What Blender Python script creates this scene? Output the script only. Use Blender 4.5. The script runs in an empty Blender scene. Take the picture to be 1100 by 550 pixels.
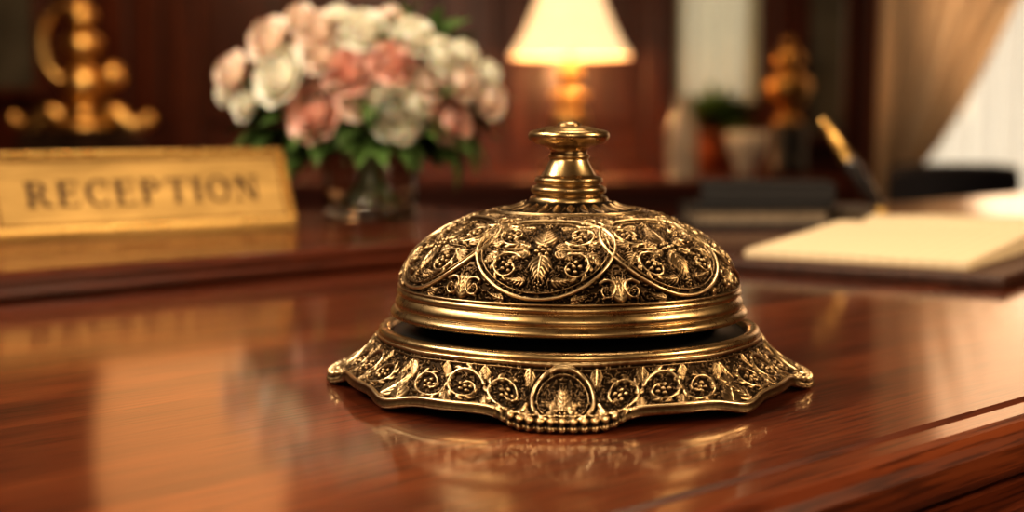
import bpy, bmesh, math, random
import numpy as np
from mathutils import Vector, Matrix, Euler
random.seed(7); rng=np.random.RandomState(5)
TZ=0.95; H=0.0775
S=bpy.context.scene
pi=math.pi
S.view_settings.view_transform='Standard'; S.view_settings.exposure=.16
for lk in ('Medium High Contrast','Standard - Medium High Contrast','None'):
    try:
        S.view_settings.look=lk; break
    except Exception as e: print('look fail',lk)
# ---------------------------------------------------------------- materials
def newmat(name):
    m=bpy.data.materials.new(name); m.use_nodes=True
    nt=m.node_tree; b=nt.nodes['Principled BSDF']; return m,nt,b
def ramp(nt,stops):
    r=nt.nodes.new('ShaderNodeValToRGB'); e=r.color_ramp.elements
    while len(e)<len(stops): e.new(0.5)
    for k,(p,c) in enumerate(stops):
        e[k].position=p; e[k].color=(*c,1)
    return r
def simple(name,col,rough=.5,metal=0,noise=0.15,scale=30,coat=0,trans=0,emit=None,es=0,sheen=0,ior=1.45,bump=0,sub=0):
    m,nt,b=newmat(name)
    tc=nt.nodes.new('ShaderNodeTexCoord'); n=nt.nodes.new('ShaderNodeTexNoise')
    n.inputs['Scale'].default_value=scale; n.inputs['Detail'].default_value=5
    nt.links.new(tc.outputs['Object'],n.inputs['Vector'])
    r=ramp(nt,[(.3,tuple(c*(1-noise) for c in col)),(.7,tuple(min(1,c*(1+noise)) for c in col))])
    nt.links.new(n.outputs['Fac'],r.inputs['Fac']); nt.links.new(r.outputs['Color'],b.inputs['Base Color'])
    b.inputs['Roughness'].default_value=rough; b.inputs['Metallic'].default_value=metal
    b.inputs['Coat Weight'].default_value=coat; b.inputs['Transmission Weight'].default_value=trans
    b.inputs['IOR'].default_value=ior
    if sub: 
        b.inputs['Subsurface Weight'].default_value=sub; b.inputs['Subsurface Scale'].default_value=.005
    if emit: b.inputs['Emission Color'].default_value=(*emit,1); b.inputs['Emission Strength'].default_value=es
    if bump:
        bp=nt.nodes.new('ShaderNodeBump'); bp.inputs['Strength'].default_value=bump; bp.inputs['Distance'].default_value=.001
        nt.links.new(n.outputs['Fac'],bp.inputs['Height']); nt.links.new(bp.outputs['Normal'],b.inputs['Normal'])
    return m
def wood(name,c0,c1,c2,sc=(2.2,34,34),coat=1,rough=.38,coatr=.1,fine=.75):
    m,nt,b=newmat(name)
    tc=nt.nodes.new('ShaderNodeTexCoord')
    mp=nt.nodes.new('ShaderNodeMapping'); mp.inputs['Scale'].default_value=sc
    nt.links.new(tc.outputs['Object'],mp.inputs['Vector'])
    n=nt.nodes.new('ShaderNodeTexNoise'); n.inputs['Scale'].default_value=1; n.inputs['Detail'].default_value=6; n.inputs['Distortion'].default_value=.6
    nt.links.new(mp.outputs['Vector'],n.inputs['Vector'])
    r=ramp(nt,[(.28,c0),(.5,c1),(.74,c2)])
    nt.links.new(n.outputs['Fac'],r.inputs['Fac'])
    mp2=nt.nodes.new('ShaderNodeMapping'); mp2.inputs['Scale'].default_value=(sc[0]*14,sc[1]*22,sc[2]*22)
    nt.links.new(tc.outputs['Object'],mp2.inputs['Vector'])
    n2=nt.nodes.new('ShaderNodeTexNoise'); n2.inputs['Scale'].default_value=1; n2.inputs['Detail'].default_value=3
    nt.links.new(mp2.outputs['Vector'],n2.inputs['Vector'])
    r2=ramp(nt,[(.38,(.38,.33,.30)),(.52,(1,1,1))])
    nt.links.new(n2.outputs['Fac'],r2.inputs['Fac'])
    mx=nt.nodes.new('ShaderNodeMix'); mx.data_type='RGBA'; mx.blend_type='MULTIPLY'; mx.inputs[0].default_value=fine
    nt.links.new(r.outputs['Color'],mx.inputs[6]); nt.links.new(r2.outputs['Color'],mx.inputs[7])
    nt.links.new(mx.outputs[2],b.inputs['Base Color'])
    b.inputs['Roughness'].default_value=rough; b.inputs['Coat Weight'].default_value=coat; b.inputs['Coat Roughness'].default_value=coatr
    b.inputs['Specular IOR Level'].default_value=.25
    bp=nt.nodes.new('ShaderNodeBump'); bp.inputs['Strength'].default_value=.25; bp.inputs['Distance'].default_value=.0004
    nt.links.new(n2.outputs['Fac'],bp.inputs['Height']); nt.links.new(bp.outputs['Normal'],b.inputs['Normal'])
    return m
def relief_mat():
    m,nt,b=newmat('antique_brass_relief')
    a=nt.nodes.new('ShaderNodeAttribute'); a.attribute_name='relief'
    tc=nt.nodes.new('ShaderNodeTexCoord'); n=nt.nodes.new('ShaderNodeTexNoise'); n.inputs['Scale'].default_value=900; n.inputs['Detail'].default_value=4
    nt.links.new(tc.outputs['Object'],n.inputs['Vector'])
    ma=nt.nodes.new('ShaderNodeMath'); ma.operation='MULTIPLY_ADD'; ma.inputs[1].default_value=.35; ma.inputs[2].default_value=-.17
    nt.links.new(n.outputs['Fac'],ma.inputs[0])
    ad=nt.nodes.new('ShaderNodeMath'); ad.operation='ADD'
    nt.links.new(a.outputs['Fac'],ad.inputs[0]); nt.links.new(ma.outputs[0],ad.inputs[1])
    r=ramp(nt,[(0.05,(.024,.015,.008)),(.42,(.095,.060,.031)),(.72,(.26,.175,.088)),(1.0,(.66,.49,.28))])  # occlusion-like dark painted into recesses, bright gold on ridges; noise varies the patina
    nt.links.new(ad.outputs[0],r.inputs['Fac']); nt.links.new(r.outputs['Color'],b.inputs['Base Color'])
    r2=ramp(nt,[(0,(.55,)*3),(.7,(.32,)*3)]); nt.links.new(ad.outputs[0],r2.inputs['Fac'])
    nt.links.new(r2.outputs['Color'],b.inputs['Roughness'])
    b.inputs['Metallic'].default_value=1
    return m
def brass(name,col=(.72,.46,.17),rough=.24,dark=.35,scale=60,aniso=None):
    m,nt,b=newmat(name)
    tc=nt.nodes.new('ShaderNodeTexCoord'); n=nt.nodes.new('ShaderNodeTexNoise'); n.inputs['Scale'].default_value=scale; n.inputs['Detail'].default_value=8; n.inputs['Roughness'].default_value=.65
    if aniso:
        mp=nt.nodes.new('ShaderNodeMapping'); mp.inputs['Scale'].default_value=aniso
        nt.links.new(tc.outputs['Object'],mp.inputs['Vector']); nt.links.new(mp.outputs['Vector'],n.inputs['Vector'])
    else: nt.links.new(tc.outputs['Object'],n.inputs['Vector'])
    r=ramp(nt,[(.3,tuple(c*(1-dark) for c in col)),(.6,col)])
    nt.links.new(n.outputs['Fac'],r.inputs['Fac']); nt.links.new(r.outputs['Color'],b.inputs['Base Color'])
    r2=ramp(nt,[(.3,(min(1,rough+.14),)*3),(.65,(rough,)*3)]); nt.links.new(n.outputs['Fac'],r2.inputs['Fac'])
    nt.links.new(r2.outputs['Color'],b.inputs['Roughness'])
    b.inputs['Metallic'].default_value=1
    return m
M_rel=relief_mat()
M_brass=brass('antique_brass_smooth',(.53,.37,.185),.24,.5,220)
M_brass2=brass('polished_brass',(.74,.47,.16),.22,.2,20)
M_sign=brass('brushed_brass_plate',(.50,.325,.125),.34,.5,1,aniso=(14,14,120))
M_black=simple('black_cavity',(.006,.005,.004),.5)
M_desk=wood('mahogany_desk',(.040,.0082,.003),(.100,.0205,.0055),(.195,.047,.012),fine=.9,coat=.85,coatr=.10)
M_wall=wood('mahogany_panelling',(.035,.008,.003),(.07,.016,.005),(.11,.028,.008),sc=(20,20,1.5),coat=.4,coatr=.25)
M_side=wood('mahogany_sideboard',(.06,.011,.004),(.11,.02,.006),(.17,.036,.010),sc=(1.5,20,20),coat=.8,coatr=.15)
M_floor=wood('oak_floor',(.05,.025,.012),(.09,.045,.02),(.13,.07,.03),sc=(1.5,14,14),coat=.3)
M_ceil=simple('ceiling_plaster',(.46,.31,.17),.9)
M_plaster=simple('wall_plaster',(.18,.095,.042),.85)
# ---------------------------------------------------------------- helpers
def link(o,parent=None,mat=None):
    S.collection.objects.link(o)
    if parent: o.parent=parent
    if mat: 
        o.data.materials.clear()
        for mm in (mat if isinstance(mat,(list,tuple)) else [mat]): o.data.materials.append(mm)
    return o
def empty(name,loc=(0,0,0),rot=0):
    e=bpy.data.objects.new(name,None); e.empty_display_size=.05; e.location=loc; e.rotation_euler=(0,0,rot); S.collection.objects.link(e); return e
def pydata(name,v,f,mat=None,parent=None,smooth=False):
    me=bpy.data.meshes.new(name); me.from_pydata([tuple(x) for x in v],[],f); me.update()
    if smooth:
        for p in me.polygons: p.use_smooth=True
    return link(bpy.data.objects.new(name,me),parent,mat)
def grid(name,P,closed=True,attr=None,flip=False,mat=None,parent=None):
    nv,nu=P.shape[:2]; me=bpy.data.meshes.new(name)
    me.vertices.add(nv*nu); me.vertices.foreach_set('co',P.reshape(-1).astype(np.float32))
    cu=nu if closed else nu-1
    I,J=np.meshgrid(np.arange(nv-1),np.arange(cu),indexing='ij'); J2=(J+1)%nu
    q=np.stack([I*nu+J,I*nu+J2,(I+1)*nu+J2,(I+1)*nu+J],-1).reshape(-1,4)
    if flip: q=q[:,::-1]
    n=len(q); me.loops.add(n*4); me.loops.foreach_set('vertex_index',q.reshape(-1).astype(np.int32))
    me.polygons.add(n); me.polygons.foreach_set('loop_start',(np.arange(n)*4).astype(np.int32))
    me.polygons.foreach_set('use_smooth',np.ones(n,dtype=bool))
    me.update(calc_edges=True)
    if attr is not None:
        a=me.attributes.new('relief','FLOAT','POINT'); a.data.foreach_set('value',attr.reshape(-1).astype(np.float32))
    return link(bpy.data.objects.new(name,me),parent,mat)
def catmull(pts,n=8):
    pts=[np.array(p,float) for p in pts]; out=[]
    P=[2*pts[0]-pts[1]]+pts+[2*pts[-1]-pts[-2]]
    for i in range(1,len(P)-2):
        a,b,c,d=P[i-1:i+3]
        for k in range(n):
            t=k/n
            out.append(.5*((2*b)+(c-a)*t+(2*a-5*b+4*c-d)*t*t+(-a+3*b-3*c+d)*t**3))
    out.append(pts[-1]); return np.array(out)
def lathe(name,prof,mat,parent=None,seg=64,loc=(0,0,0),smooth=0,flip=False):
    pr=catmull(prof,smooth) if smooth else np.array(prof,float)
    pr[:,0]=np.maximum(pr[:,0],0.00001)
    th=np.arange(seg)/seg*2*pi
    P=np.zeros((len(pr),seg,3)); P[:,:,0]=pr[:,0:1]*np.sin(th); P[:,:,1]=-pr[:,0:1]*np.cos(th); P[:,:,2]=pr[:,1:2]
    o=grid(name,P,mat=mat,parent=parent,flip=flip); o.location=loc; return o
def box(name,x0,x1,y0,y1,z0,z1,mat,parent=None,bev=0,seg=3):
    v=[(x,y,z) for x in(x0,x1) for y in(y0,y1) for z in(z0,z1)]
    f=[(0,1,3,2),(4,6,7,5),(0,4,5,1),(2,3,7,6),(0,2,6,4),(1,5,7,3)]
    o=pydata(name,v,f,mat,parent)
    if bev:
        b=o.modifiers.new('b','BEVEL'); b.width=bev; b.segments=seg; b.limit_method='ANGLE'
    return o
def boxes(name,lst,mat,parent=None,bev=0):
    v=[];f=[]
    for (x0,x1,y0,y1,z0,z1) in lst:
        k=len(v); v+=[(x,y,z) for x in(x0,x1) for y in(y0,y1) for z in(z0,z1)]
        f+=[tuple(k+i for i in q) for q in [(0,1,3,2),(4,6,7,5),(0,4,5,1),(2,3,7,6),(0,2,6,4),(1,5,7,3)]]
    o=pydata(name,v,f,mat,parent)
    if bev:
        b=o.modifiers.new('b','BEVEL'); b.width=bev; b.segments=2; b.limit_method='ANGLE'
    return o
def prism(name,prof,x0,x1,mat,parent=None,smooth=False):
    n=len(prof); v=[(x0,a,b) for a,b in prof]+[(x1,a,b) for a,b in prof]
    f=[(i,(i+1)%n,n+(i+1)%n,n+i) for i in range(n)]+[tuple(range(n-1,-1,-1)),tuple(range(n,2*n))]
    o=pydata(name,v,f,mat,parent)
    bm=bmesh.new(); bm.from_mesh(o.data); bmesh.ops.recalc_face_normals(bm,faces=bm.faces); bm.to_mesh(o.data); bm.free()
    return o
def tube(name,pts,rad,mat,parent=None,seg=12,closed=False):
    pts=[Vector(p) for p in pts]; n=len(pts); rr=rad if hasattr(rad,'__len__') else [rad]*n
    P=np.zeros((n,seg,3)); prev=None
    for i,p in enumerate(pts):
        t=(pts[min(i+1,n-1)]-pts[max(i-1,0)]).normalized()
        if prev is None:
            a=t.orthogonal().normalized()
        else: a=(prev-t*prev.dot(t)).normalized()
        prev=a; b=t.cross(a)
        for k in range(seg):
            th=2*pi*k/seg; q=p+(a*math.cos(th)+b*math.sin(th))*rr[i]; P[i,k]=q
    o=grid(name,P,mat=mat,parent=parent); 
    bm=bmesh.new(); bm.from_mesh(o.data); bmesh.ops.holes_fill(bm,edges=bm.edges,sides=seg+1); bm.to_mesh(o.data); bm.free(); return o
def ball(name,c,r,mat,parent=None,seg=24,sq=(1,1,1)):
    a=np.linspace(-pi/2,pi/2,13); prof=[(math.cos(t)*r,math.sin(t)*r) for t in a]
    o=lathe(name,prof,mat,parent,seg,c); o.scale=sq; return o
# ---------------------------------------------------------------- relief
class Relief:
    def __init__(s,nu,ys,rs,k=1.0): s.nu=nu; s.ys=ys; s.rs=rs; s.H=np.zeros((len(ys),nu)); s.dth=2*pi/nu; s.k=k
    def stamp(s,x,y,r,h):
        r=r*s.k
        i0=np.searchsorted(s.ys,y-r); i1=np.searchsorted(s.ys,y+r)
        if i1<=i0: return
        rl=np.interp(y,s.ys,s.rs); th=x/rl; c=th/s.dth; w=int(r/rl/s.dth)+1
        cols=np.arange(math.floor(c)-w,math.floor(c)+w+2); dx=(cols*s.dth-th)*rl; dy=s.ys[i0:i1]-y
        d2=(dy[:,None]**2+dx[None]**2)/r**2; val=h*np.sqrt(np.clip(1-d2,0,1))
        ix=np.ix_(np.arange(i0,i1),cols%s.nu); s.H[ix]=np.maximum(s.H[ix],val)
    def at(s,x,y):
        i=min(len(s.ys)-1,np.searchsorted(s.ys,y)); return s.H[i,int(round(x/np.interp(y,s.ys,s.rs)/s.dth))%s.nu]
    def stroke(s,pts,w0,w1,h0=1,h1=1):
        pts=np.array(pts,float); d=np.r_[0,np.cumsum(np.hypot(*np.diff(pts,axis=0).T))]; L=d[-1]
        n=max(2,int(L/(min(w0,w1)*.35+.00004)))
        for t in np.linspace(0,1,n):
            s.stamp(np.interp(t*L,d,pts[:,0]),np.interp(t*L,d,pts[:,1]),w0+(w1-w0)*t,h0+(h1-h0)*t)
    def leaf(s,x,y,a,L,w,h=.9,curl=0):
        n=max(6,int(L/.00012)); px,py=x,y
        for k in range(n+1):
            t=k/n; aa=a+curl*t
            s.stamp(px,py,max(.0001,w*(math.sin(pi*min(1,.12+.88*t**.8))+.12)),h*(1-.25*t))
            px+=math.cos(aa)*L/n; py+=math.sin(aa)*L/n
    def acanthus(s,x,y,a,L,sx=1,curl=0,h=.95,w=.30):
        f=(lambda q:q) if sx>0 else (lambda q:pi-q)
        px,py=x,y; n=5
        for k in range(n):
            t=k/n; aa=a+curl*t; l=L*w*(1.15-.75*t)
            for sd in (1,-1):
                s.leaf(sx*px,py,f(aa+sd*(.95-.35*t)),l,l*.20,h*.85,curl=-sd*.6*sx)
            px+=math.cos(aa)*L/n*.8; py+=math.sin(aa)*L/n*.8
        s.leaf(sx*x,y,f(a),L,L*.05,h,curl=curl*sx)
    def spiral(s,cx,cy,r0,turns,a0,d,w,sx=1,leaves=4,h=1,hold=1.5,fl=0,ls=1.0):
        pts=[]; R=lambda t:r0*(1-.80*t**hold)
        for t in np.linspace(0,1,90):
            a=a0+d*2*pi*turns*t; r=R(t); pts.append((sx*(cx+r*math.cos(a)),cy+r*math.sin(a)))
        s.stroke(pts,w,w*.65,h,h*.9)
        if fl: s.flower(sx*cx,cy,fl,5)
        else: s.stamp(sx*cx,cy,w*1.9,h)
        for k in range(leaves):
            t=.04+k*.62/max(1,leaves); a=a0+d*2*pi*turns*t; r=R(t)
            aa=a+d*.75; 
            if sx<0: aa=pi-aa
            s.leaf(sx*(cx+r*math.cos(a)),cy+r*math.sin(a),aa,r0*.45*ls,r0*.13*ls,.85,curl=d*sx*1.2)
            aa=a+pi-d*.9
            if sx<0: aa=pi-aa
            s.leaf(sx*(cx+r*math.cos(a)),cy+r*math.sin(a),aa,r0*.38*ls,r0*.11*ls,.8,curl=-d*sx*1.0)
    def flower(s,x,y,r,n=6,a0=0,h=1):
        for k in range(n):
            a=a0+2*pi*k/n; s.stamp(x+math.cos(a)*r*.66,y+math.sin(a)*r*.66,r*.30,h*.9)
        s.stamp(x,y,r*.30,h)
    def fill(s,x0,x1,y0,y1,n,size,seed,half=True,h=.5,rat=.36):
        r=np.random.RandomState(seed)
        for _ in range(n):
            x=r.uniform(x0,x1); y=r.uniform(y0,y1)
            if s.at(x,y)<.03:
                a=r.uniform(0,2*pi); z=size*r.uniform(.6,1.3); c=r.uniform(-2.5,2.5)
                for sx in ((1,-1) if half else (1,)):
                    s.leaf(sx*x,y,a if sx>0 else pi-a,z*2.0,z*rat,h,curl=c*sx)
    def tile(s,n,off=0):
        st=s.nu//n; o=s.H.copy()
        for k in range(1,n): o=np.maximum(o,np.roll(s.H,k*st,1))
        s.H=np.roll(o,int(round(off/s.dth)),1)
# ---------------------------------------------------------------- bell
bell=empty('reception_bell',(0.0165,.4063,TZ+.0003))
def revolve_relief(name,prof,R,amp,sign,extra=None):
    d=np.gradient(prof,axis=0); l=np.hypot(d[:,0],d[:,1]); nr=sign*d[:,1]/l; nz=-sign*d[:,0]/l
    th=np.arange(R.nu)*R.dth; r=prof[:,0:1]+nr[:,None]*R.H*amp; z=prof[:,1:2]+nz[:,None]*R.H*amp
    P=np.stack([r*np.sin(th),-r*np.cos(th),z],-1); return P
t=np.linspace(0,1,3000); rmin=.0213
ang=np.linspace(0.02,math.acos(rmin/.0487),3000)
pr=np.stack([.0487*np.cos(ang),.0275+.0245*np.sin(ang)],1)
arc=np.r_[0,np.cumsum(np.hypot(*np.diff(pr,axis=0).T))]; L=arc[-1]
nv=280; ys=np.linspace(0,L,nv); prof=np.stack([np.interp(ys,arc,pr[:,0]),np.interp(ys,arc,pr[:,1])],1)
D=Relief(2380,ys,prof[:,0],1.07)
yc=.0166
def ell(a,b,n=160,y0=yc): 
    return [(a*math.cos(q),y0+b*math.sin(q)) for q in np.linspace(0,2*pi,n)]
D.stroke(ell(.0190,.0146),.00060,.00060,1.05,1.05); D.stroke(ell(.0174,.0131),.00022,.00022,.8,.8)
D.flower(0,yc,.0026,6,.2)
for s_ in (1,-1):
    D.acanthus(0,yc+s_*.0022,s_*pi/2,.0086,1,w=.52); D.flower(0,yc+s_*.0110,.0012,5)
for sx in (1,-1):
    for s_ in (1,-1):
        D.spiral(.0088,yc+s_*.0057,.0042,1.05,-s_*2.4,s_,.00056,sx,6,fl=.0024,hold=2.2,ls=1.2)
        D.acanthus(.0120,yc+s_*.0016,s_*.55,.0064,sx,curl=s_*.6,w=.42)
        D.acanthus(.0035,yc+s_*.0010,s_*.30,.0064,sx,curl=s_*.5,w=.38)
        D.acanthus(.0036,yc+s_*.0100,s_*.15,.0058,sx,curl=-.7*s_,w=.34)
    D.leaf(sx*.0045,yc,0 if sx>0 else pi,.0075,.00045)
    D.flower(sx*.0128,yc,.0011,5)
hw=lambda y: np.interp(y,ys,prof[:,0])*pi/7
for sx in (1,-1):
    D.spiral(hw(.004)-.0036,.0043,.0026,1.2,2.4,-1,.00048,sx,5,fl=.0009,ls=1.1)
    D.spiral(hw(.029)-.0034,.0296,.0029,1.1,-2.4,1,.00050,sx,6,fl=.0014,hold=2,ls=1.1)
    D.acanthus(hw(.024),.0222,pi/2,.0070,sx,w=.44)
    D.acanthus(hw(.0005),.0016,pi/2,.0072,sx,w=.48)
    D.acanthus(.0088,.0018,.10,.0052,sx,curl=.5,w=.34)
    D.acanthus(.0010,.0332,.25,.0040,sx,curl=.3,w=.36)
D.acanthus(0,.0318,pi/2,.0036,1,w=.4)
D.fill(0,.0215,.001,L-.001,1000,.00065,3,h=.5,rat=.40)
D.tile(7,-12*pi/180)
for y,w in ((.0007,.00045),(L-.0006,.00045),(L-.0016,.0002)):
    D.H=np.maximum(D.H,(np.sqrt(np.clip(1-((ys-y)/w)**2,0,1))*.9)[:,None])
P=revolve_relief('dome',prof,D,.00140,1)
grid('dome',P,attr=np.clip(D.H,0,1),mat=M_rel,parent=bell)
cp=catmull([(.0216,.0487),(.0214,.0497),(.0200,.0503),(.0170,.0508),(.0140,.0517),(.0118,.0528),(.0108,.0532)],60)
arc=np.r_[0,np.cumsum(np.hypot(*np.diff(cp,axis=0).T))]; Lc=arc[-1]; ysc=np.linspace(0,Lc,90)
prc=np.stack([np.interp(ysc,arc,cp[:,0]),np.interp(ysc,arc,cp[:,1])],1)
C=Relief(1400,ysc,prc[:,0],1.1)
C.leaf(0,.0092,-pi/2,.0060,.0010,1)
rl=np.interp(.006,ysc,prc[:,0]); 
C.leaf(rl*pi/25,.0085,-pi/2,.0045,.0004,.6)
C.tile(25)
B=Relief(1400,ysc,prc[:,0]); B.stamp(0,.0012,.00095,1); B.tile(56); C.H=np.maximum(C.H,B.H)
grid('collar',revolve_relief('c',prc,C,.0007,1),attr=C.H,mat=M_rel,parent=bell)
lathe('stem_knob',[(.0114,.0516),(.0116,.0528),(.0111,.0540),(.0100,.0544),(.0100,.0548),(.0108,.0553),(.0109,.0564),(.0103,.0571),(.0092,.0575),(.0092,.0579),(.0098,.0583),(.0099,.0591),(.0094,.0597),(.0082,.0601),(.0075,.0610),(.0067,.0624),(.0060,.0638),(.0056,.0649),(.0059,.0653),(.0060,.0659),(.0055,.0664),(.0053,.0671),(.0057,.0680),(.0070,.0687),(.0091,.0692),(.0107,.0699),(.0116,.0709),(.0118,.0719),(.0113,.0728),(.0098,.0734),(.0090,.0734),(.0083,.0738),(.0058,.0744),(.0036,.0745),(.0034,.0751),(.0022,.0757),(0,.0758)],M_brass,bell,160,smooth=5)
lathe('dome_band',[(.047,.024),(.0480,.0205),(.0500,.0200),(.0514,.0203),(.0519,.0210),(.0516,.0219),(.0507,.0227),(.0502,.0229),(.0502,.0232),(.0505,.0235),(.0505,.0244),(.0500,.0254),(.0495,.0260),(.0494,.0263),(.0499,.0266),(.0501,.0272),(.0498,.0279),(.0491,.0284),(.0486,.0285),(.0480,.0280)],M_brass,bell,256,smooth=4)
lathe('base_ring',[(.0515,.0150),(.0522,.0166),(.0532,.0172),(.0543,.0171),(.0552,.0165),(.0555,.0156),(.0552,.0148),(.0546,.0143)][::-1],M_brass,bell,256,smooth=4)
lathe('mechanism_pan',[(.0524,.0150),(.0500,.0158),(.0440,.0160),(.0400,.0230),(.0300,.0260),(0.0,.0262)],M_black,bell,96)
# flange
nuF=2800; th=np.arange(nuF)*2*pi/nuF
q=(th+pi/4)%(pi/2)-pi/4
aq=np.abs(q)*180/pi
lobe=1/(1+np.exp((aq-12.6)/1.7)); lobe2=1/(1+np.exp((aq-13.2)/.8))
mid=np.exp(-((aq-45)/6.5)**2); sm=np.exp(-((aq-29)/8)**2)
BS=2.25
scal=np.abs(np.cos(q*180/pi*pi/BS))
Rr=.0646+.0054*lobe*(1-.30*(aq/13)**2*(aq<15))+.0026*mid+.0008*sm+.0012*(scal-.3)*lobe2
zr=.0042-.0026*lobe-.0018*mid
rin=.0546; zin=.0150; nF=140; sF=np.linspace(0,1,nF); LF=.0175
ysF=sF*LF; rsF=rin+sF*.0125
F=Relief(nuF,ysF,rsF,1.05)
def circ(cx,cy,r,n=90): return [(cx+r*math.cos(a),cy+r*math.sin(a)) for a in np.linspace(0,2*pi,n)]
yF=.0092
F.stroke(circ(0,yF-.0002,.0076),.00060,.00060,1.1,1.1); F.stroke(circ(0,yF-.0002,.0063),.00022,.00022,.8,.8)
F.acanthus(0,yF+.0030,-pi/2,.0076,1,w=.5)
for sx in (1,-1):
    F.acanthus(.0010,yF+.0028,-.75,.0050,sx,w=.42,curl=.4); F.acanthus(.0012,yF+.0030,.25,.0038,sx,w=.42,curl=.5)
F.flower(0,yF+.0030,.0018,6)
for sx in (1,-1):
    for k,(cx,r,a0,d) in enumerate([(.0145,.0058,2.9,-1),(.0264,.0056,-2.9,1),(.0378,.0052,2.9,-1)]):
        cy=yF-.0003*(1 if k%2 else -1)
        F.spiral(cx,cy,r,1.25,a0,d,.00064,sx,8,fl=.0026,hold=2,ls=1.1)
    for cx,yy,a in ((.0205,.0026,pi/2),(.0205,.0154,-pi/2),(.0322,.0026,pi/2),(.0322,.0154,-pi/2),(.0084,.0022,pi/2),(.0090,.0156,-pi/2),(.0438,.0030,pi/2)):
        F.acanthus(cx,yy-.0004*math.copysign(1,a),a,.0048,sx,w=.48)
F.acanthus(pi/4*.061,.0152,-pi/2,.0115,1,w=.42)
F.acanthus(pi/4*.061,.0152,-pi/2,.0115,-1,w=.42)
F.fill(0,.048,.0015,.0160,900,.0006,9,h=.5,rat=.40)
for k in range(-5,6): F.stamp(k*BS*pi/180*np.interp(.0161,ysF,rsF),.0161,.00122,1.5)
F.tile(4)
for y,w,hh in ((.0008,.0005,1),(.0019,.00022,.7)):
    F.H=np.maximum(F.H,(np.sqrt(np.clip(1-((ysF-y)/w)**2,0,1))*hh)[:,None])
rimh=(np.sqrt(np.clip(1-((ysF-.0165)/.0011)**2,0,1)))[:,None]*(1-lobe2[None])
rim2=(np.sqrt(np.clip(1-((ysF-.0143)/.00035)**2,0,1)))[:,None]*(lobe2[None])
F.H=np.maximum(F.H,np.maximum(rimh*1.1,rim2))
s2=sF[:,None]; 
r=rin+(Rr[None]-rin)*s2; z=zr[None]+(zin-zr[None])*(1-s2)**1.25*(1-.15*np.sin(pi*s2))
r=r+F.H*.0011*.65; z=z+F.H*.0011*.76
Pm=[np.stack([r*np.sin(th),-r*np.cos(th),z],-1)]; at=[F.H]
for dr,dz in ((.0005,-.0004),(.0005,-.0011),(-.0002,-.0016),(-.0025,-.0012)):
    rr=(Rr+dr+F.H[-2]*.0004)[None]; zz=(zr+dz)[None]; Pm.append(np.stack([rr*np.sin(th),-rr*np.cos(th),zz],-1)); at.append(np.full((1,nuF),.8))
rr=np.full((1,nuF),.052); Pm.append(np.stack([rr*np.sin(th),-rr*np.cos(th),rr*0+.006],-1)); at.append(np.zeros((1,nuF)))
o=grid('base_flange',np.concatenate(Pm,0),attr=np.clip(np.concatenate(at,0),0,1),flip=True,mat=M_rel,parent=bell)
o.rotation_euler.z=math.radians(-3.5)
# ---------------------------------------------------------------- desk
desk=empty('reception_desk',(0,0,TZ),math.radians(43))
def arcp(cx,cz,r,a0,a1,n=9): return [(cx+r*math.cos(math.radians(a)),cz+r*math.sin(math.radians(a))) for a in np.linspace(a0,a1,n)]
pf=[(.685,0),(.1830,0),(.1823,-.0012),(.1810,-.0017),(.1797,-.0012),(.1790,0),(.1725,0)]+arcp(.172,-.0075,.0075,90,270)+[(.169,-.0165),(.160,-.0180)]+arcp(.155,-.028,.010,90,270)+[(.19,-.039),(.19,-.949),(.66,-.949),(.66,-.03),(.685,-.03)]
prism('desk_body',pf,-.75,1.65,M_desk,desk)
pl=[(.566,.0003),(.5645,.002),(.5645,.004),(.567,.0055),(.567,.009),(.5685,.0118),(.571,.0125),(.800,.0125),(.803,.011),(.803,-.02),(.795,-.022),(.795,-.949),(.705,-.949),(.705,.0003)]
prism('raised_ledge',pl,-.75,.640,M_desk,desk)
# ---------------------------------------------------------------- sign
sgn=empty('reception_sign',(-.1256-.8*.176,.817-.6*.176,TZ+.0126),math.atan2(.6,.8))
W=.176; hS=.0465; bk=.018
o=prism('sign_body',[(0,0),(0.0,.003),(bk,hS),(bk+.003,hS),(.036,.003),(.036,0)],0,W,M_sign,sgn)
bvm=o.modifiers.new('b','BEVEL'); bvm.width=.0008; bvm.segments=3
face=empty('sign_face',(0,0,.003)); face.parent=sgn; face.rotation_euler=(math.atan2(hS-.003,bk),0,0)
Lf=math.hypot(hS-.003,bk)
M_ink=simple('engraved_letters',(.045,.022,.008),.6,.3)
fr=.0022
M_line=brass('dark_brass_line',(.17,.09,.03),.45,.2,20)
e0=.0048; gw=.0012
boxes('border_groove',[(e0,W-e0,e0,e0+gw,-.0002,.0006),(e0,W-e0,Lf-e0-gw,Lf-e0,-.0002,.0006),(e0,e0+gw,e0,Lf-e0,-.0002,.0006),(W-e0-gw,W-e0,e0,Lf-e0,-.0002,.0006)],M_line,face)
boxes('raised_rim',[(.0008,W-.0008,.0008,.0008+fr,-.0002,.0016),(.0008,W-.0008,Lf-.0008-fr,Lf-.0008,-.0002,.0016),(.0008,.0008+fr,.0008,Lf-.0008,-.0002,.0016),(W-.0008-fr,W-.0008,.0008,Lf-.0008,-.0002,.0016)],M_brass2,face,.0004)
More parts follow.
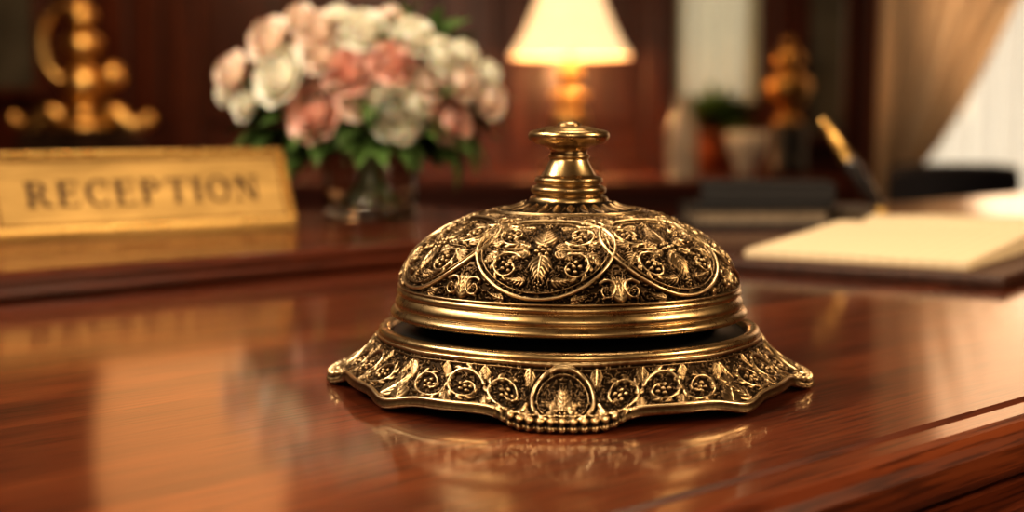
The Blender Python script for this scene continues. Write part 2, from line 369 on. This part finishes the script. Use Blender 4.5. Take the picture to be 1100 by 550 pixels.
def letter(ch):
    P=[]; R_=lambda x0,y0,x1,y1:P.append([(x0,y0),(x1,y0),(x1,y1),(x0,y1)])
    def ring(cx,cy,rx,ry,tx,ty,a0,a1,n=20):
        A=np.radians(np.linspace(a0,a1,n))
        for a,b in zip(A[:-1],A[1:]):
            P.append([(cx+rx*math.cos(a),cy+ry*math.sin(a)),(cx+rx*math.cos(b),cy+ry*math.sin(b)),(cx+(rx-tx)*math.cos(b),cy+(ry-ty)*math.sin(b)),(cx+(rx-tx)*math.cos(a),cy+(ry-ty)*math.sin(a))])
    st=.17; th_=.07
    def stem(x,w=st): R_(x,0,x+w,1); R_(x-.07,0,x+w+.07,th_); R_(x-.07,1-th_,x+w+.07,1)
    if ch=='I': stem(.07); w=.31
    if ch in 'RP':
        stem(.07); R_(.2,1-th_,.36,1); R_(.2,.46,.36,.46+th_); ring(.36,.73,.3,.27,st,th_,-90,90); w=.7
        if ch=='R': P.append([(.32,.48),(.48,.48),(.78,0),(.6,0)]); R_(.58,0,.86,th_); w=.84
    if ch=='E':
        stem(.07); R_(.2,1-th_,.66,1); R_(.2,0,.7,th_); R_(.2,.48,.54,.48+th_); R_(.62,.78,.66,1); R_(.66,0,.7,.24); R_(.5,.38,.54,.65); w=.74
    if ch=='C': ring(.45,.5,.43,.52,st,th_,48,312,30); R_(.72,.68,.77,1.0); R_(.72,0,.77,.3); w=.82
    if ch=='O': ring(.45,.5,.45,.52,st,th_,0,360,36); w=.9
    if ch=='T': R_(.33,0,.33+st,1); R_(.25,0,.56,th_); R_(0,1-th_,.81,1); R_(0,.76,.04,1); R_(.77,.76,.81,1); w=.81
    if ch=='N': R_(.1,0,.17,1); R_(.72,0,.79,1); P.append([(.08,1),(.26,1),(.79,0),(.62,0)]); R_(0,0,.27,th_); R_(.61,1-th_,.9,1); R_(0,1-th_,.2,1); w=.9
    return P,w
v=[];f=[];x=0
hh=.0145
tot=sum(letter(c)[1]+.18 for c in 'RECEPTION')-.18
sx_=.134/tot
for c in 'RECEPTION':
    P_,w_=letter(c)
    for poly in P_:
        k=len(v); n=len(poly)
        for zz in (0.0,.0007): v+=[((W-.134)/2+(x+px)*sx_, Lf/2-hh/2+py*hh-.001, zz) for px,py in poly]
        f.append(tuple(range(k+n,k+2*n))); f+=[(k+i,k+(i+1)%n,k+n+(i+1)%n,k+n+i) for i in range(n)]
    x+=w_+.18
pydata('sign_letters',v,f,M_ink,face)
# ---------------------------------------------------------------- bouquet
bq=empty('flower_bouquet_in_vase',(-.0905,.892,TZ+.0128))
M_pink=simple('petal_pink',(.89,.59,.50),.6,noise=.09,scale=60,sub=.2)
M_blush=simple('petal_blush',(.91,.76,.65),.6,noise=.07,scale=60,sub=.2)
M_white=simple('petal_cream',(.93,.90,.79),.6,noise=.05,scale=60,sub=.2)
M_leaf=simple('leaf_green',(.06,.11,.028),.45,noise=.5,scale=40)
M_stem=simple('stem_green',(.10,.18,.05),.5)
rv=[];rf=[];rm=[]
def rose(c,R,dr,mi):
    dr=Vector(dr).normalized(); rot=dr.to_track_quat('Z','Y').to_matrix()
    a_off=random.uniform(0,6)
    for li,(cnt,Rf,zt) in enumerate([(3,.16,.50),(4,.30,.54),(5,.46,.50),(6,.62,.40),(7,.80,.22),(8,1.0,-.05)]):
        for k in range(cnt):
            a0=a_off+li*.7+2*pi*k/cnt; hwid=pi/cnt*1.35; nu,nv_=6,6; base=len(rv)
            for i in range(nv_):
                vv=i/(nv_-1)
                for j in range(nu):
                    uu=j/(nu-1)*2-1
                    wd=hwid*(.35+.65*math.sin(pi/2*min(1,vv*1.4)))
                    a=a0+uu*wd; rad=R*Rf*(math.sin(pi/2*vv)**.65)*(1+.06*math.cos(uu*pi))+R*.03*uu
                    zz=-.55*R+(zt*R+.55*R)*vv**1.1*(1-.13*uu*uu*vv)
                    if li>=4 and vv>.8: rad*=1.06; zz-=.05*R
                    p=rot@Vector((rad*math.cos(a),rad*math.sin(a),zz))+Vector(c)
                    rv.append(p)
            for i in range(nv_-1):
                for j in range(nu-1):
                    q0=base+i*nu+j; rf.append((q0,q0+1,q0+nu+1,q0+nu)); rm.append(mi)
px=.000592
fl=[(345,120,31,0),(385,78,27,0),(430,68,26,0),(258,80,24,1),(356,62,22,1),(298,44,26,1),(350,37,26,1),(490,130,26,0),(530,106,22,1),(502,88,22,1),(310,82,32,2),(436,117,34,2),(400,36,27,2),(452,42,24,2),(272,110,20,2),(482,62,22,2),(392,112,18,1),(330,22,17,1),(372,20,17,2),(468,92,18,1),(505,60,16,2),(428,20,15,1),(250,100,14,2),(530,80,14,2)]
for (x_,y_,r_,mi) in fl:
    X=(x_-398)*px; Z=(.0775-.0126)+(125-y_)*px; R=r_*px*1.0
    e=((x_-395)/165)**2+((y_-85)/95)**2
    Y=-.065*math.sqrt(max(0,1-e*.8))+ .015
    rose((X,Y,Z),R,(X*1.1,-.075 if y_>20 else -.02,(Z-.055)*1.0),mi)
o=pydata('roses',rv,rf,[M_pink,M_blush,M_white],bq,True)
for p,mi in zip(o.data.polygons,rm): p.material_index=mi
lv=[];lf=[]
def leafm(c,d,L,W_,roll=0):
    d=Vector(d).normalized(); s=d.cross(Vector((random.uniform(-.4,.4),random.uniform(-.4,.4),1))).normalized(); nrm=s.cross(d)
    base=len(lv); n=6
    for i in range(n+1):
        t_=i/n; w=W_*math.sin(pi*t_**.8)*.5+.0001; dn=-L*.35*t_*t_
        p=Vector(c)+d*L*t_+nrm*dn
        lv.extend([p-s*w+nrm*w*.35,p,p+s*w+nrm*w*.35])
    for i in range(n):
        q0=base+i*3; lf.append((q0,q0+1,q0+4,q0+3)); lf.append((q0+1,q0+2,q0+5,q0+4))
for k in range(290):
    a=random.uniform(0,2*pi); e=random.uniform(-.4,1.1); 
    d=Vector((math.cos(a)*math.cos(e),math.sin(a)*math.cos(e)*.8,math.sin(e)))
    c=Vector((0,0,.068))+Vector((d.x*.060,d.y*.040,d.z*.048))
    leafm(c,d+Vector((random.uniform(-.5,.5),random.uniform(-.5,.5),random.uniform(-.4,.3))),random.uniform(.020,.036),random.uniform(.010,.018))
for k in range(34):
    a=random.uniform(pi,2*pi); leafm((math.cos(a)*.02,math.sin(a)*.02,.048),(math.cos(a),math.sin(a)*.8,random.uniform(-.1,.4)),random.uniform(.035,.055),.016)
pydata('foliage',lv,lf,M_leaf,bq,True)
for k in range(12):
    a=2*pi*k/12; tube('stem_%d'%k,[(math.cos(a)*.018,math.sin(a)*.018,.007),(math.cos(a+2)*.008,math.sin(a+2)*.008,.035),(math.cos(a+2.6)*.03,math.sin(a+2.6)*.02,.085)],.0014,M_stem,bq,8)
M_glass=simple('clear_glass',(.95,.97,.95),.0,noise=0,trans=1,ior=1.46)
nseg=16
gp=[(0,0),(.026,0),(.0285,.001),(.0295,.006),(.0305,.024),(.032,.044),(.0322,.0455),(.0312,.0455),(.0300,.043),(.0285,.024),(.0272,.009),(.025,.006),(0,.0055)]
lathe('glass_vase',gp,M_glass,bq,nseg)
# ---------------------------------------------------------------- notebook
nb=empty('open_notebook',(.256,.817,TZ),math.radians(56))
M_leather=simple('brown_leather',(.045,.016,.009),.45,noise=.3,scale=200,bump=.3)
m,nt,b=newmat('ruled_paper'); M_paper=m
tc=nt.nodes.new('ShaderNodeTexCoord'); wv=nt.nodes.new('ShaderNodeTexWave'); wv.bands_direction='Y'; wv.inputs['Scale'].default_value=45; wv.inputs['Distortion'].default_value=.3
nt.links.new(tc.outputs['Object'],wv.inputs['Vector']); rp=ramp(nt,[(.0,(.64,.50,.32)),(.12,(.71,.57,.37)),(1,(.73,.59,.39))])
nt.links.new(wv.outputs['Fac'],rp.inputs['Fac']); nt.links.new(rp.outputs['Color'],b.inputs['Base Color']); b.inputs['Roughness'].default_value=.8
box('leather_cover',-.180,.170,-.080,.066,.0002,.0058,M_leather,nb,.0015)
for sgx,nm in ((-1,'pages_near'),(1,'pages_far')):
    xs=np.linspace(0.0005,.160,28); top=.0066+.0120*np.clip(np.sin(np.clip(xs/.03,0,1)*pi/2),0,1)*(1-.78*(xs/.16)**.8)
    v=[];n=len(xs)
    for x_,z_ in zip(xs,top):
        for y_ in (-.0575,.0565): v+= [(sgx*x_,y_,.0058),(sgx*x_,y_,z_)]
    f=[]
    for i in range(n-1):
        a=i*4;b_=a+4
        f+=[(a+1,b_+1,b_+3,a+3),(a,b_,b_+1,a+1),(a+2,a+3,b_+3,b_+2)]
    f+=[(0,1,3,2),((n-1)*4,(n-1)*4+2,(n-1)*4+3,(n-1)*4+1)]
    pydata(nm,v,f,M_paper,nb)
ph=empty('desk_pen_in_holder',(.257,.972,TZ))
M_pen=simple('black_lacquer',(.012,.011,.012),.18,coat=1)
lathe('holder_base',[(0,.0002),(.012,.0002),(.013,.001),(.012,.003),(.008,.004),(.005,.006),(.0045,.010),(.0052,.014),(.0048,.0145),(.0035,.010),(0,.008)],M_brass2,ph,40)
d=Vector((-.56,.05,.83)).normalized()
def al(t): return Vector((.003,0,.009))+d*t*.84
ts=[0,.004,.012,.03,.05,.056,.0575,.059,.075,.092,.096,.097]; rs_=[.0008,.0022,.0036,.0052,.0056,.0058,.0058,.0048,.0044,.0034,.0024,.0005]
tube('pen_barrel',[al(t_) for t_ in ts[:6]],rs_[:6],M_pen,ph,20); tube('pen_cap',[al(t_) for t_ in ts[5:]],rs_[5:],M_brass2,ph,20)
# books
M_bk=simple('black_bookcloth',(.014,.013,.014),.6,noise=.3,scale=300,bump=.2)
M_bk2=simple('grey_bookcloth',(.12,.10,.085),.5,noise=.2,scale=300)
M_pg=simple('page_edges',(.20,.155,.11),.8,noise=.35,scale=300)
def book(name,loc,rot,w,dp,t_,mat,spine=True):
    e=empty(name,loc,rot)
    L_=[(-w/2,w/2,-dp/2,dp/2,0,.0036),(-w/2,w/2,-dp/2,dp/2,t_-.0036,t_)]
    L_.append((-w/2,w/2,dp/2-.002,dp/2,.001,t_-.001) if not spine else (-w/2,w/2,-dp/2,-dp/2+.002,.001,t_-.001))
    boxes(name+'_covers',L_,mat,e,.0006)
    box(name+'_pages',-w/2+.003,w/2-.003,-dp/2+(.001 if spine else .003),dp/2-(.003 if spine else .001),.0018,t_-.0018,M_pg,e)
    return e
book('black_book',(.172,.992,TZ+.0002),.05,.098,.056,.0165,M_bk,spine=False)
book('black_book',(.180,.995,TZ+.0170),-.08,.092,.054,.0150,M_bk)
book('grey_notebook',(.243,1.025,TZ+.0002),.3,.045,.05,.012,M_bk2,spine=False)
# ---------------------------------------------------------------- room
X0,X1,Y0,Y1,ZC=-2.8,2.8,-2.2,4.6,2.9
box('floor',X0,X1,Y0,Y1,-.05,0,M_floor)
box('ceiling',X0,X1,Y0,Y1,ZC,ZC+.05,M_ceil)
box('wall_left',X0-.1,X0,Y0,Y1,0,ZC,M_plaster); box('wall_right',X1,X1+.1,Y0,Y1,0,ZC,M_plaster); box('wall_front',X0-.1,X1+.1,Y0-.1,Y0,0,ZC,M_plaster)
w1a,w1b=.535,.815; w2a,w2b=1.22,2.35
boxes('wall_back',[(X0-.1,w1a,Y1,Y1+.15,0,ZC),(w1a,w1b,Y1,Y1+.15,0,TZ+.1),(w1a,w1b,Y1,Y1+.15,2.35,ZC),(w1b,w2a,Y1,Y1+.15,0,ZC),(w2a,w2b,Y1,Y1+.15,0,.25),(w2a,w2b,Y1,Y1+.15,2.35,ZC),(w2b,X1+.1,Y1,Y1+.15,0,ZC)],M_wall)
wp=lambda p:(p-550)*.00307
st=[]
for p in (75,120,190,325,440,545,690,828,925): st.append((wp(p),wp(p)+.075,Y1-.045,Y1,.12,2.45))
for a,b_ in ((X0,w1a-.0),(w1b,w2a)):
    st.append((a,b_,Y1-.05,Y1,2.45,2.6)); st.append((a,b_,Y1-.04,Y1,0,.14))
st.append((X0,w1a,Y1-.035,Y1,.78,.9))
boxes('trim_1',st,M_wall,bev=.008)
pn=[]
for p0,p1 in ((145,190),(215,325),(350,440),(465,545),(570,690)):
    pn.append((wp(p0)+.03,wp(p1)-.03,Y1-.02,Y1,1.0,2.35)) 
boxes('trim_2',pn,M_wall,bev=.018)
M_frame=simple('window_frame_paint',(.35,.22,.12),.5)
for i,(a,b_,z0,z1) in enumerate(((w1a,w1b,TZ+.1,2.35),(w2a,w2b,.25,2.35))):
    fw=.03; L_=[(a,a+fw,Y1+.06,Y1+.12,z0,z1),(b_-fw,b_,Y1+.06,Y1+.12,z0,z1),(a,b_,Y1+.06,Y1+.12,z0,z0+fw),(a,b_,Y1+.06,Y1+.12,z1-fw,z1)]
    if i==1: L_+=[((a+b_)/2-.015,(a+b_)/2+.015,Y1+.07,Y1+.11,z0,z1),(a,b_,Y1+.07,Y1+.11,1.55,1.58)]
    boxes('window_%d'%(i+1),L_,M_frame)
def cloth_mat(name,col,tr,tl,dk=.8,sc=40):
    m,nt,b=newmat(name); out=nt.nodes['Material Output']; nt.nodes.remove(b)
    df=nt.nodes.new('ShaderNodeBsdfDiffuse'); tn=nt.nodes.new('ShaderNodeBsdfTranslucent'); tp=nt.nodes.new('ShaderNodeBsdfTransparent')
    n=nt.nodes.new('ShaderNodeTexNoise'); n.inputs['Scale'].default_value=sc
    r=ramp(nt,[(.3,tuple(c*dk for c in col)),(.7,col)]); nt.links.new(n.outputs['Fac'],r.inputs['Fac'])
    nt.links.new(r.outputs['Color'],df.inputs['Color']); nt.links.new(r.outputs['Color'],tn.inputs['Color'])
    m1=nt.nodes.new('ShaderNodeMixShader'); m1.inputs[0].default_value=tl; m2=nt.nodes.new('ShaderNodeMixShader'); m2.inputs[0].default_value=tr
    nt.links.new(df.outputs[0],m1.inputs[1]); nt.links.new(tn.outputs[0],m1.inputs[2]); nt.links.new(m1.outputs[0],m2.inputs[1]); nt.links.new(tp.outputs[0],m2.inputs[2]); nt.links.new(m2.outputs[0],out.inputs[0]); return m
M_curt=cloth_mat('beige_curtain_cloth',(.72,.60,.45),.0,.45); M_sheer=cloth_mat('sheer_lace',(.9,.82,.68),.32,.6); M_sheer2=cloth_mat('sage_net_curtain',(.60,.58,.42),.10,.6)
def curtain(name,xl,xr,y,z0,z1,mat,waves,amp):
    zs=np.linspace(z0,z1,60); us=np.linspace(0,1,150); P=np.zeros((60,150,3))
    for i,z_ in enumerate(zs):
        a=xl(z_);b_=xr(z_); P[i,:,0]=a+(b_-a)*us; P[i,:,1]=y+amp*np.sin(us*waves*2*pi+.6*np.sin(z_*2))+amp*.4*np.sin(us*waves*4.7*pi); P[i,:,2]=z_
    return grid(name,P,closed=False,mat=mat)
curtain('draped_curtain',lambda z:1.16,lambda z:1.27+.30*max(0,(z-.85)/.5)**.75 if z>.85 else 1.27+.15*(.85-z),Y1-.16,.03,2.5,M_curt,6,.035)
curtain('sheer_curtain',lambda z:1.18,lambda z:2.42,Y1-.06,.03,2.5,M_sheer,16,.03)
curtain('net_curtain',lambda z:w1a+.004,lambda z:w1b-.004,Y1+.024,TZ+.12,2.33,M_sheer2,4,.012)
tube('curtain_rod',[(1.05,Y1-.11,2.52),(2.55,Y1-.11,2.52)],.015,M_brass2)
M_mir=simple('aged_mirror_glass',(.20,.20,.17),.25,metal=.6,noise=.3,scale=6)
def mirror(a,b_,z0,z1):
    e=empty('wall_mirror',((a+b_)/2,Y1-.001,(z0+z1)/2)); w=(b_-a)/2; h_=(z1-z0)/2
    box('glass',-w,w,-.03,-.002,-h_,h_,M_mir,e)
    boxes('frame',[(-w-.03,-w,-.06,-.002,-h_-.03,h_+.03),(w,w+.03,-.06,-.002,-h_-.03,h_+.03),(-w,w,-.06,-.002,h_,h_+.03),(-w,w,-.06,-.002,-h_-.03,-h_)],M_wall,e,.006)
mirror(wp(-90),wp(48),TZ+.17,2.2); mirror(wp(862),wp(900),TZ+.02,2.2)
# sideboard
sb=empty('sideboard',(0,0,0)); zt=TZ-.083; xa,xb=-2.4,.84; ya,yb=3.6,4.5
box('top',xa-.02,xb+.02,ya-.025,yb,zt-.03,zt,M_side,sb,.008)
box('under_moulding',xa-.008,xb+.008,ya-.012,yb,zt-.055,zt-.03,M_side,sb,.008)
box('carcass',xa,xb,ya,yb,.08,zt-.055,M_side,sb); box('plinth',xa+.03,xb-.03,ya+.03,yb,0,.08,M_side,sb)
dl=[]
nd=6
for k in range(nd):
    w=(xb-xa)/nd; a=xa+k*w+.02; b_=xa+(k+1)*w-.02
    dl.append((a,b_,ya-.014,ya,.12,zt-.09)); dl.append((a+.07,b_-.07,ya-.022,ya-.01,.2,zt-.16))
boxes('doors',dl,M_side,sb,.006)
for k in range(nd):
    w=(xb-xa)/nd; ball('knob_%d'%k,(xa+(k+.5)*w+(w*.42 if k%2==0 else -w*.42),ya-.025,.5),.012,M_brass2,sb)
# lamp
lp=empty('table_lamp',(.169,4.1,zt+.001))
M_shade,nt,b=newmat('lampshade_fabric')
b.inputs['Base Color'].default_value=(.85,.62,.34,1); b.inputs['Roughness'].default_value=.9
tcx=nt.nodes.new('ShaderNodeTexCoord'); wv=nt.nodes.new('ShaderNodeTexNoise'); wv.inputs['Scale'].default_value=25; nt.links.new(tcx.outputs['Object'],wv.inputs['Vector'])
rp=ramp(nt,[(.3,(1.0,.68,.37)),(.7,(1.0,.74,.43))]); nt.links.new(wv.outputs['Fac'],rp.inputs['Fac']); nt.links.new(rp.outputs['Color'],b.inputs['Emission Color']); b.inputs['Emission Strength'].default_value=.82
z0=.333
lathe('shade',[(.178,z0),(.150,z0+.045),(.125,z0+.095),(.103,z0+.15),(.085,z0+.205),(.072,z0+.235),(.070,z0+.235),(.083,z0+.204),(.101,z0+.149),(.123,z0+.094),(.148,z0+.044),(.176,z0)],M_shade,lp,64)
lathe('stand',[(0,.0),(.075,.0),(.078,.012),(.06,.022),(.035,.03),(.022,.05),(.02,.08),(.03,.10),(.048,.125),(.052,.15),(.042,.18),(.025,.195),(.03,.205),(.052,.215),(.055,.225),(.03,.238),(.022,.25),(.034,.27),(.036,.29),(.02,.31),(.012,.325),(.010,.36),(0,.36)],brass('lamp_brass',(.50,.39,.19),.3,.3,30),lp,48,smooth=3)
bulb=ball('bulb',(0,0,.40),.03,simple('bulb_glass',(1,.9,.7),.3,emit=(1,.7,.35),es=6),lp)
# brass ornament
og=empty('brass_figurine_on_plinth',(-1.19,3.9,zt+.001)); 
M_marble=simple('dark_marble',(.03,.018,.012),.2,noise=.6,scale=12,coat=.5)
M_og=brass('figurine_brass',(.74,.50,.20),.24,.3,20)
box('plinth',-.155,.155,-.09,.09,0,.125,M_marble,og,.006)
lathe('figure',[(0,.125),(.09,.125),(.095,.14),(.07,.155),(.04,.165),(.03,.19),(.05,.215),(.058,.245),(.05,.275),(.028,.295),(.022,.31),(.045,.325),(.058,.35),(.050,.375),(.025,.39),(.02,.40),(.035,.412),(.042,.43),(.034,.452),(.015,.462),(.018,.475),(.012,.49),(0,.495)],M_og,og,40,smooth=4)
ball('side_ball',(.085,-.01,.27),.036,M_og,og); tube('side_arm',[(0,0,.24),(.05,0,.235),(.085,-.01,.245)],.012,M_og,og)
tube('crescent_ring',[(-.035+.075*math.cos(a),.0,.36+.105*math.sin(a)) for a in np.linspace(1.2,5.1,40)],[.006+.009*math.sin(pi*i/39) for i in range(40)],M_og,og)
for sg in (1,-1):
    tube('foot_scroll_%s'%('a' if sg>0 else 'b'),[(sg*(.05+.13*t_),-.03,.152+.02*math.sin(t_*6)) for t_ in np.linspace(0,1,14)],[.024-.010*abs(t_-.5) for t_ in np.linspace(0,1,14)],M_og,og)
    ball('foot_ball_%s'%('a' if sg>0 else 'b'),(sg*.185,-.03,.150),.022,M_og,og)
# plant, glass, bowl, urn
pp=empty('potted_plant',((768-550)/1500*4.28,4.28,zt+.001))
lathe('pot',[(0,0),(.05,0),(.065,.07),(.075,.1),(.08,.1),(.08,.115),(.07,.115),(.065,.1),(0,.098)],simple('terracotta',(.20,.065,.025),.6),pp,32)
lv=[];lf=[]
for k in range(150):
    a=random.uniform(0,2*pi); e=random.uniform(.0,1.4); leafm((0,0,.12),(math.cos(a)*math.cos(e),math.sin(a)*math.cos(e),math.sin(e)+.3),random.uniform(.09,.155),.045)
pydata('leaves',lv,lf,simple('plant_leaf',(.07,.14,.04),.4,noise=.4,scale=10),pp,True)
M_cer=simple('white_ceramic',(.62,.56,.46),.25,noise=.05,coat=.6)
lathe('glass_carafe',[(0,0),(.04,0),(.043,.01),(.043,.12),(.03,.16),(.022,.19),(.028,.21),(.025,.21),(.019,.19),(.027,.16),(.039,.12),(.039,.012),(0,.01)],simple('frosted_glass',(.85,.85,.8),.25,noise=.02,trans=.7),None,32,((733-550)/1500*3.8,3.8,zt+.001),smooth=3)
lathe('cream_bowl',[(0,0),(.03,0),(.028,.03),(.05,.07),(.055,.12),(.05,.12),(.045,.075),(0,.04)],M_cer,None,32,((800-550)/1500*3.75,3.75,zt+.001))
ur=empty('brass_urn_on_pedestal',(.775,3.95,zt+.001))
lathe('pedestal',[(0,0),(.055,0),(.06,.02),(.05,.03),(.055,.10),(.05,.14),(0,.14)],M_black,ur,32)
lathe('urn',[(0,.14),(.04,.14),(.03,.16),(.015,.175),(.05,.2),(.065,.235),(.06,.265),(.03,.285),(.035,.30),(.045,.32),(.03,.345),(.012,.36),(.016,.375),(0,.385)],brass('aged_brass',(.50,.30,.10),.35,.4,20),ur,32,smooth=3)
# chair
ch=empty('upholstered_chair',(1.13,3.72,0)); M_up=simple('navy_upholstery',(.03,.03,.042),.7,noise=.3,scale=60)
box('seat',-.22,.22,-.22,.22,.42,.50,M_up,ch,.025)
nn=20
v=[];f=[]
for i in range(nn+1):
    u=i/nn*2-1
    for (dy,z_) in ((-.0,.52),(0,.895),(.015,.91),(.045,.91),(.06,.895),(.06,.52)):
        v.append((u*.165,-.22+dy+.05*u*u,z_-(.012*u**4)))
for i in range(nn):
    for k in range(6): a=i*6+k; b_=i*6+(k+1)%6; f.append((a,b_,b_+6,a+6))
f+=[tuple(range(5,-1,-1)),tuple(nn*6+k for k in range(6))]
o=pydata('back',v,f,M_up,ch); bb=o.modifiers.new('b','BEVEL'); bb.width=.008; bb.segments=3; bb.limit_method='ANGLE'
for sx in (-1,1):
    for sy in (-1,1): box('leg_%d_%d'%(sx,sy),sx*.19-.018,sx*.19+.018,sy*.19-.018,sy*.19+.018,0,.43,M_side,ch)
    box('back_post_%d'%sx,sx*.14-.015,sx*.14+.015,-.215,-.19,.44,.6,M_side,ch)
# ---------------------------------------------------------------- lights
def area(name,loc,target,size,power,col,sy=None,shape=None):
    l=bpy.data.lights.new(name,'AREA'); l.energy=power; l.color=col; l.size=size
    if sy: l.shape='RECTANGLE'; l.size_y=sy
    if shape: l.shape=shape
    if shape=='ELLIPSE': l.size_y=sy
    o=bpy.data.objects.new(name,l); S.collection.objects.link(o); o.location=loc
    o.rotation_euler=(Vector(target)-Vector(loc)).to_track_quat('-Z','Y').to_euler(); return o
W_=(1,.58,.27)
area('key_light',(-.75,-.15,TZ+.75),(0,.4,TZ),.25,9,(1,.77,.50))
area('side_light',(.85,.15,TZ+.55),(0.02,.4,TZ+.03),.22,7,(1,.75,.48))
area('front_light',(.1,-.9,TZ+.55),(0.02,.4,TZ+.03),.6,3.5,(1,.77,.5),.3)
area('top_light',(0.1,.75,TZ+.9),(0,.42,TZ),.25,4,(1,.78,.54))
area('backdrop_light_a',(-1.0,3.3,2.5),(-1.2,4.4,1.0),.6,9,W_)
area('figurine_light',(-.8,2.9,1.9),(-1.19,3.9,1.1),.25,6,(1,.72,.42))
area('backdrop_light_b',(.3,3.2,2.6),(.2,4.5,1.2),.5,9,W_)
area('ledge_light',(-.55,.45,TZ+.6),(-.12,.85,TZ+.06),.25,5.5,(1,.86,.70))
area('streak_light',(-1.0,4.3,TZ+.95),(-.3,.5,TZ),.6,1.8,(1,.45,.16),1.1,'ELLIPSE')
area('window_daylight',(1.7,4.35,1.5),(.3,.8,TZ),.9,4.5,(1,.60,.33),1.2,'ELLIPSE')
pl_=bpy.data.lights.new('lamp_bulb','POINT'); pl_.energy=32; pl_.color=(1,.48,.19); pl_.shadow_soft_size=.04
o=bpy.data.objects.new('lamp_bulb',pl_); S.collection.objects.link(o); o.location=(.169,4.1,zt+.30)
w=bpy.data.worlds.new('World'); S.world=w; w.use_nodes=True; w.node_tree.nodes['Background'].inputs[0].default_value=(1,.89,.72,1); w.node_tree.nodes['Background'].inputs[1].default_value=1.25
# ---------------------------------------------------------------- camera
cd=bpy.data.cameras.new('camera'); cam=bpy.data.objects.new('camera',cd); S.collection.objects.link(cam)
cam.location=(0,0,TZ+H); cam.rotation_euler=(math.radians(90-5.7),0,0)
cd.sensor_width=36; cd.lens=36*1500/1100; cd.clip_start=.01; cd.clip_end=50
cd.dof.use_dof=True; cd.dof.focus_distance=.37; cd.dof.aperture_fstop=8.5
S.camera=cam
